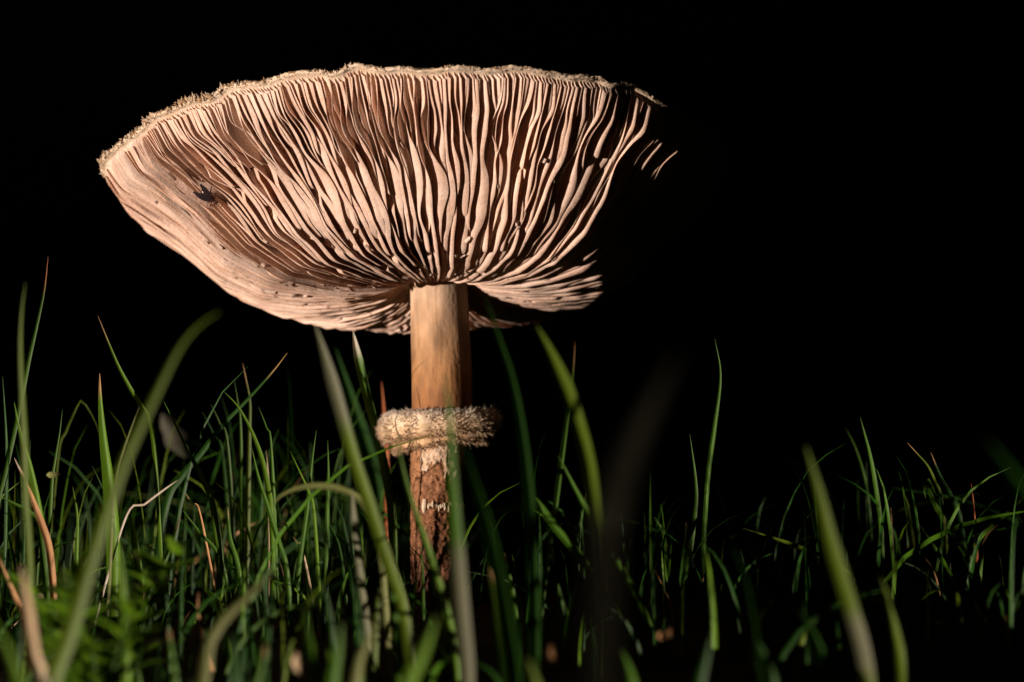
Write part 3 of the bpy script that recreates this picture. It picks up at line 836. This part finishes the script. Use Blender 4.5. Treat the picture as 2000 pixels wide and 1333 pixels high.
# pale blurred petal-like dead leaf, and tan crumbs of dead leaf at the grass roots
def dead_leaf(label, x, y, depth, wpx, hpx, rot, key, name='dead_leaf'):
    c0 = px(x, y, depth); k = depth / F_PX
    u = RIGHT * math.cos(rot) + UPV * math.sin(rot); w_ = UPV * math.cos(rot) - RIGHT * math.sin(rot)
    v, cols = [], []
    for i in range(9):
        t = i / 8 * 2 - 1
        hw = hpx * k * .5 * math.sqrt(max(.02, 1 - t * t)) * (1 + .15 * rng.normal())
        for j in range(5):
            s = j / 2 - 1
            v.append(c0 + u * t * wpx * k * .5 + w_ * s * hw + FWD * (.25 * hpx * k * (s * s - .5) + .2 * wpx * k * t * t))
            cols.append(np.array(G_[key]) * rng.uniform(.85, 1.1))
    o = build(name, np.array(v), grid_faces(9, 5), M_DRY, None, True, np.array(cols))
    return tag(o, label, 'leaf')
dead_leaf('pale blurred dead leaf caught between the blades behind the arching broad blade', 338, 852, .780, 100, 40, -1.05, 'shade')
dead_leaf('small tan crumpled dead leaf at the grass roots beyond the stem', 1302, 1240, .340, 34, 22, .4, 'dry')
dead_leaf('tiny pale crumb of dead leaf low between blades in front of the mushroom foot', 1076, 1278, .310, 20, 34, .1, 'dry')
dead_leaf('tiny whitish upright crumb of dead leaf below the thin upright blades', 580, 1296, .310, 18, 36, .1, 'straw')
dead_leaf('small round pale green leaf facing the light among thin blades', 103, 928, .480, 28, 12, .05, 'pale', 'small_leaf')

# low leafy moss plants at the foot of the broad arching blade
def moss(x, y, depth, n, size, label):
    root = px(x, y, depth); root[2] = float(ground_z(root[0], root[1]))
    o = tag(empty('moss_plant', root), label, 'moss', 'leafy moss at the foot of the arching blade')
    h = size * rng.uniform(.9, 1.2)
    path = spline([np.zeros(3), np.array([rng.normal() * .15 * h, rng.normal() * .1 * h, h * .5]), np.array([rng.normal() * .3 * h, rng.normal() * .2 * h, h])], 10)
    v, f = tube(path, np.linspace(.0006, .0003, 10), 5)
    build('stalk', v, f, M_BLADE, o, True, np.full((len(v), 3), 1.0) * np.array(G_['green']))
    for k in range(n):
        t = .25 + .75 * k / n
        p = path[int(t * 9)]
        an_ = k * 2.4
        d = np.array([math.cos(an_), math.sin(an_), rng.uniform(.2, .8)])
        v, f, c = blade_mesh(spline([p, p + unit(d) * size * .16, p + unit(d) * size * .28 - UPZ * size * .02], 7), size * .12, UPZ + .3 * rng.normal(size=3), colour_fn('bright', rnd=rng.uniform(.7, 1.1)), 3, .2, .7)
        build('leaf', v, f, M_BLADE, o, True, c)
for x, d in ((150, .36), (185, .33), (212, .36), (240, .34), (262, .37), (205, .31), (232, .30), (170, .30), (285, .35)):
    moss(x + rng.normal() * 5, 1290, d, 16, rng.uniform(.022, .030), 'low leafy green moss sprig at the foot of the broad arching blade')

# the rest of the turf, uncountable
turf = Soup()
def loose_blade(x, y, h, w, key, lean_s=.75, ns=8):
    z = float(ground_z(x, y)) - .002
    an_ = rng.uniform(0, 2 * math.pi)
    ld = np.array([math.cos(an_), math.sin(an_), 0]) * h * abs(rng.normal()) * lean_s
    p0 = np.array([x, y, z])
    path = spline([p0, p0 + ld * .2 + UPZ * h * .5, p0 + ld * .6 + UPZ * h * .85, p0 + ld * 1.1 + UPZ * h], ns)
    fc = rng.uniform(0, 2 * math.pi)
    v, f, c = blade_mesh(path, w, np.array([math.cos(fc), math.sin(fc), .05]), colour_fn(key, rnd=rng.uniform(.6, 1.2)), 3, .25, .5, rng.uniform(-1, 1))
    turf.add(v, f, c)
keys = ['green', 'deep', 'deep', 'deep', 'olive', 'green', 'bright']
def in_view(x, y, m=1.0):
    d = y - CAM[1]
    return d > 0 and abs(x - CAM[0]) < d * (1000 / F_PX) * m
for k in range(7500):
    x, y = rng.uniform(-.55, .5), rng.uniform(-.26, .55)
    left = 1 - float(sstep(-.06, .02, x - .0))
    if left < .5 and (rng.random() < .5 or (y > .10 and x > .0)): continue
    h = (.010 + .020 * rng.random() + .045 * left * rng.random() ** 2.2 + .018 * (1 - left) * rng.random() ** 3) * rng.uniform(.7, 1.25)
    if y < -.10: h *= .75
    if x < -.20: h *= .6
    perp = x * math.cos(SUN_AZ) - y * math.sin(SUN_AZ)
    along = -x * math.sin(SUN_AZ) - y * math.cos(SUN_AZ)
    if along > .02 and -.035 < perp < .03: h = min(h, .016)
    if y < -.19 and abs(x - CAM[0]) < .02 + (y - CAM[1]) * .30 and rng.random() < .75: continue
    loose_blade(x, y, h, rng.uniform(.0006, .0014), ('dry' if rng.random() < .04 and abs(x) > .05 else keys[rng.integers(7)]) if rng.random() < .6 else 'deep', .75 if rng.random() < .35 else .28)
tag(turf.build('grass', M_BLADE), 'low green turf of fine blades covering the soil around the mushroom', 'grass', kind='stuff')
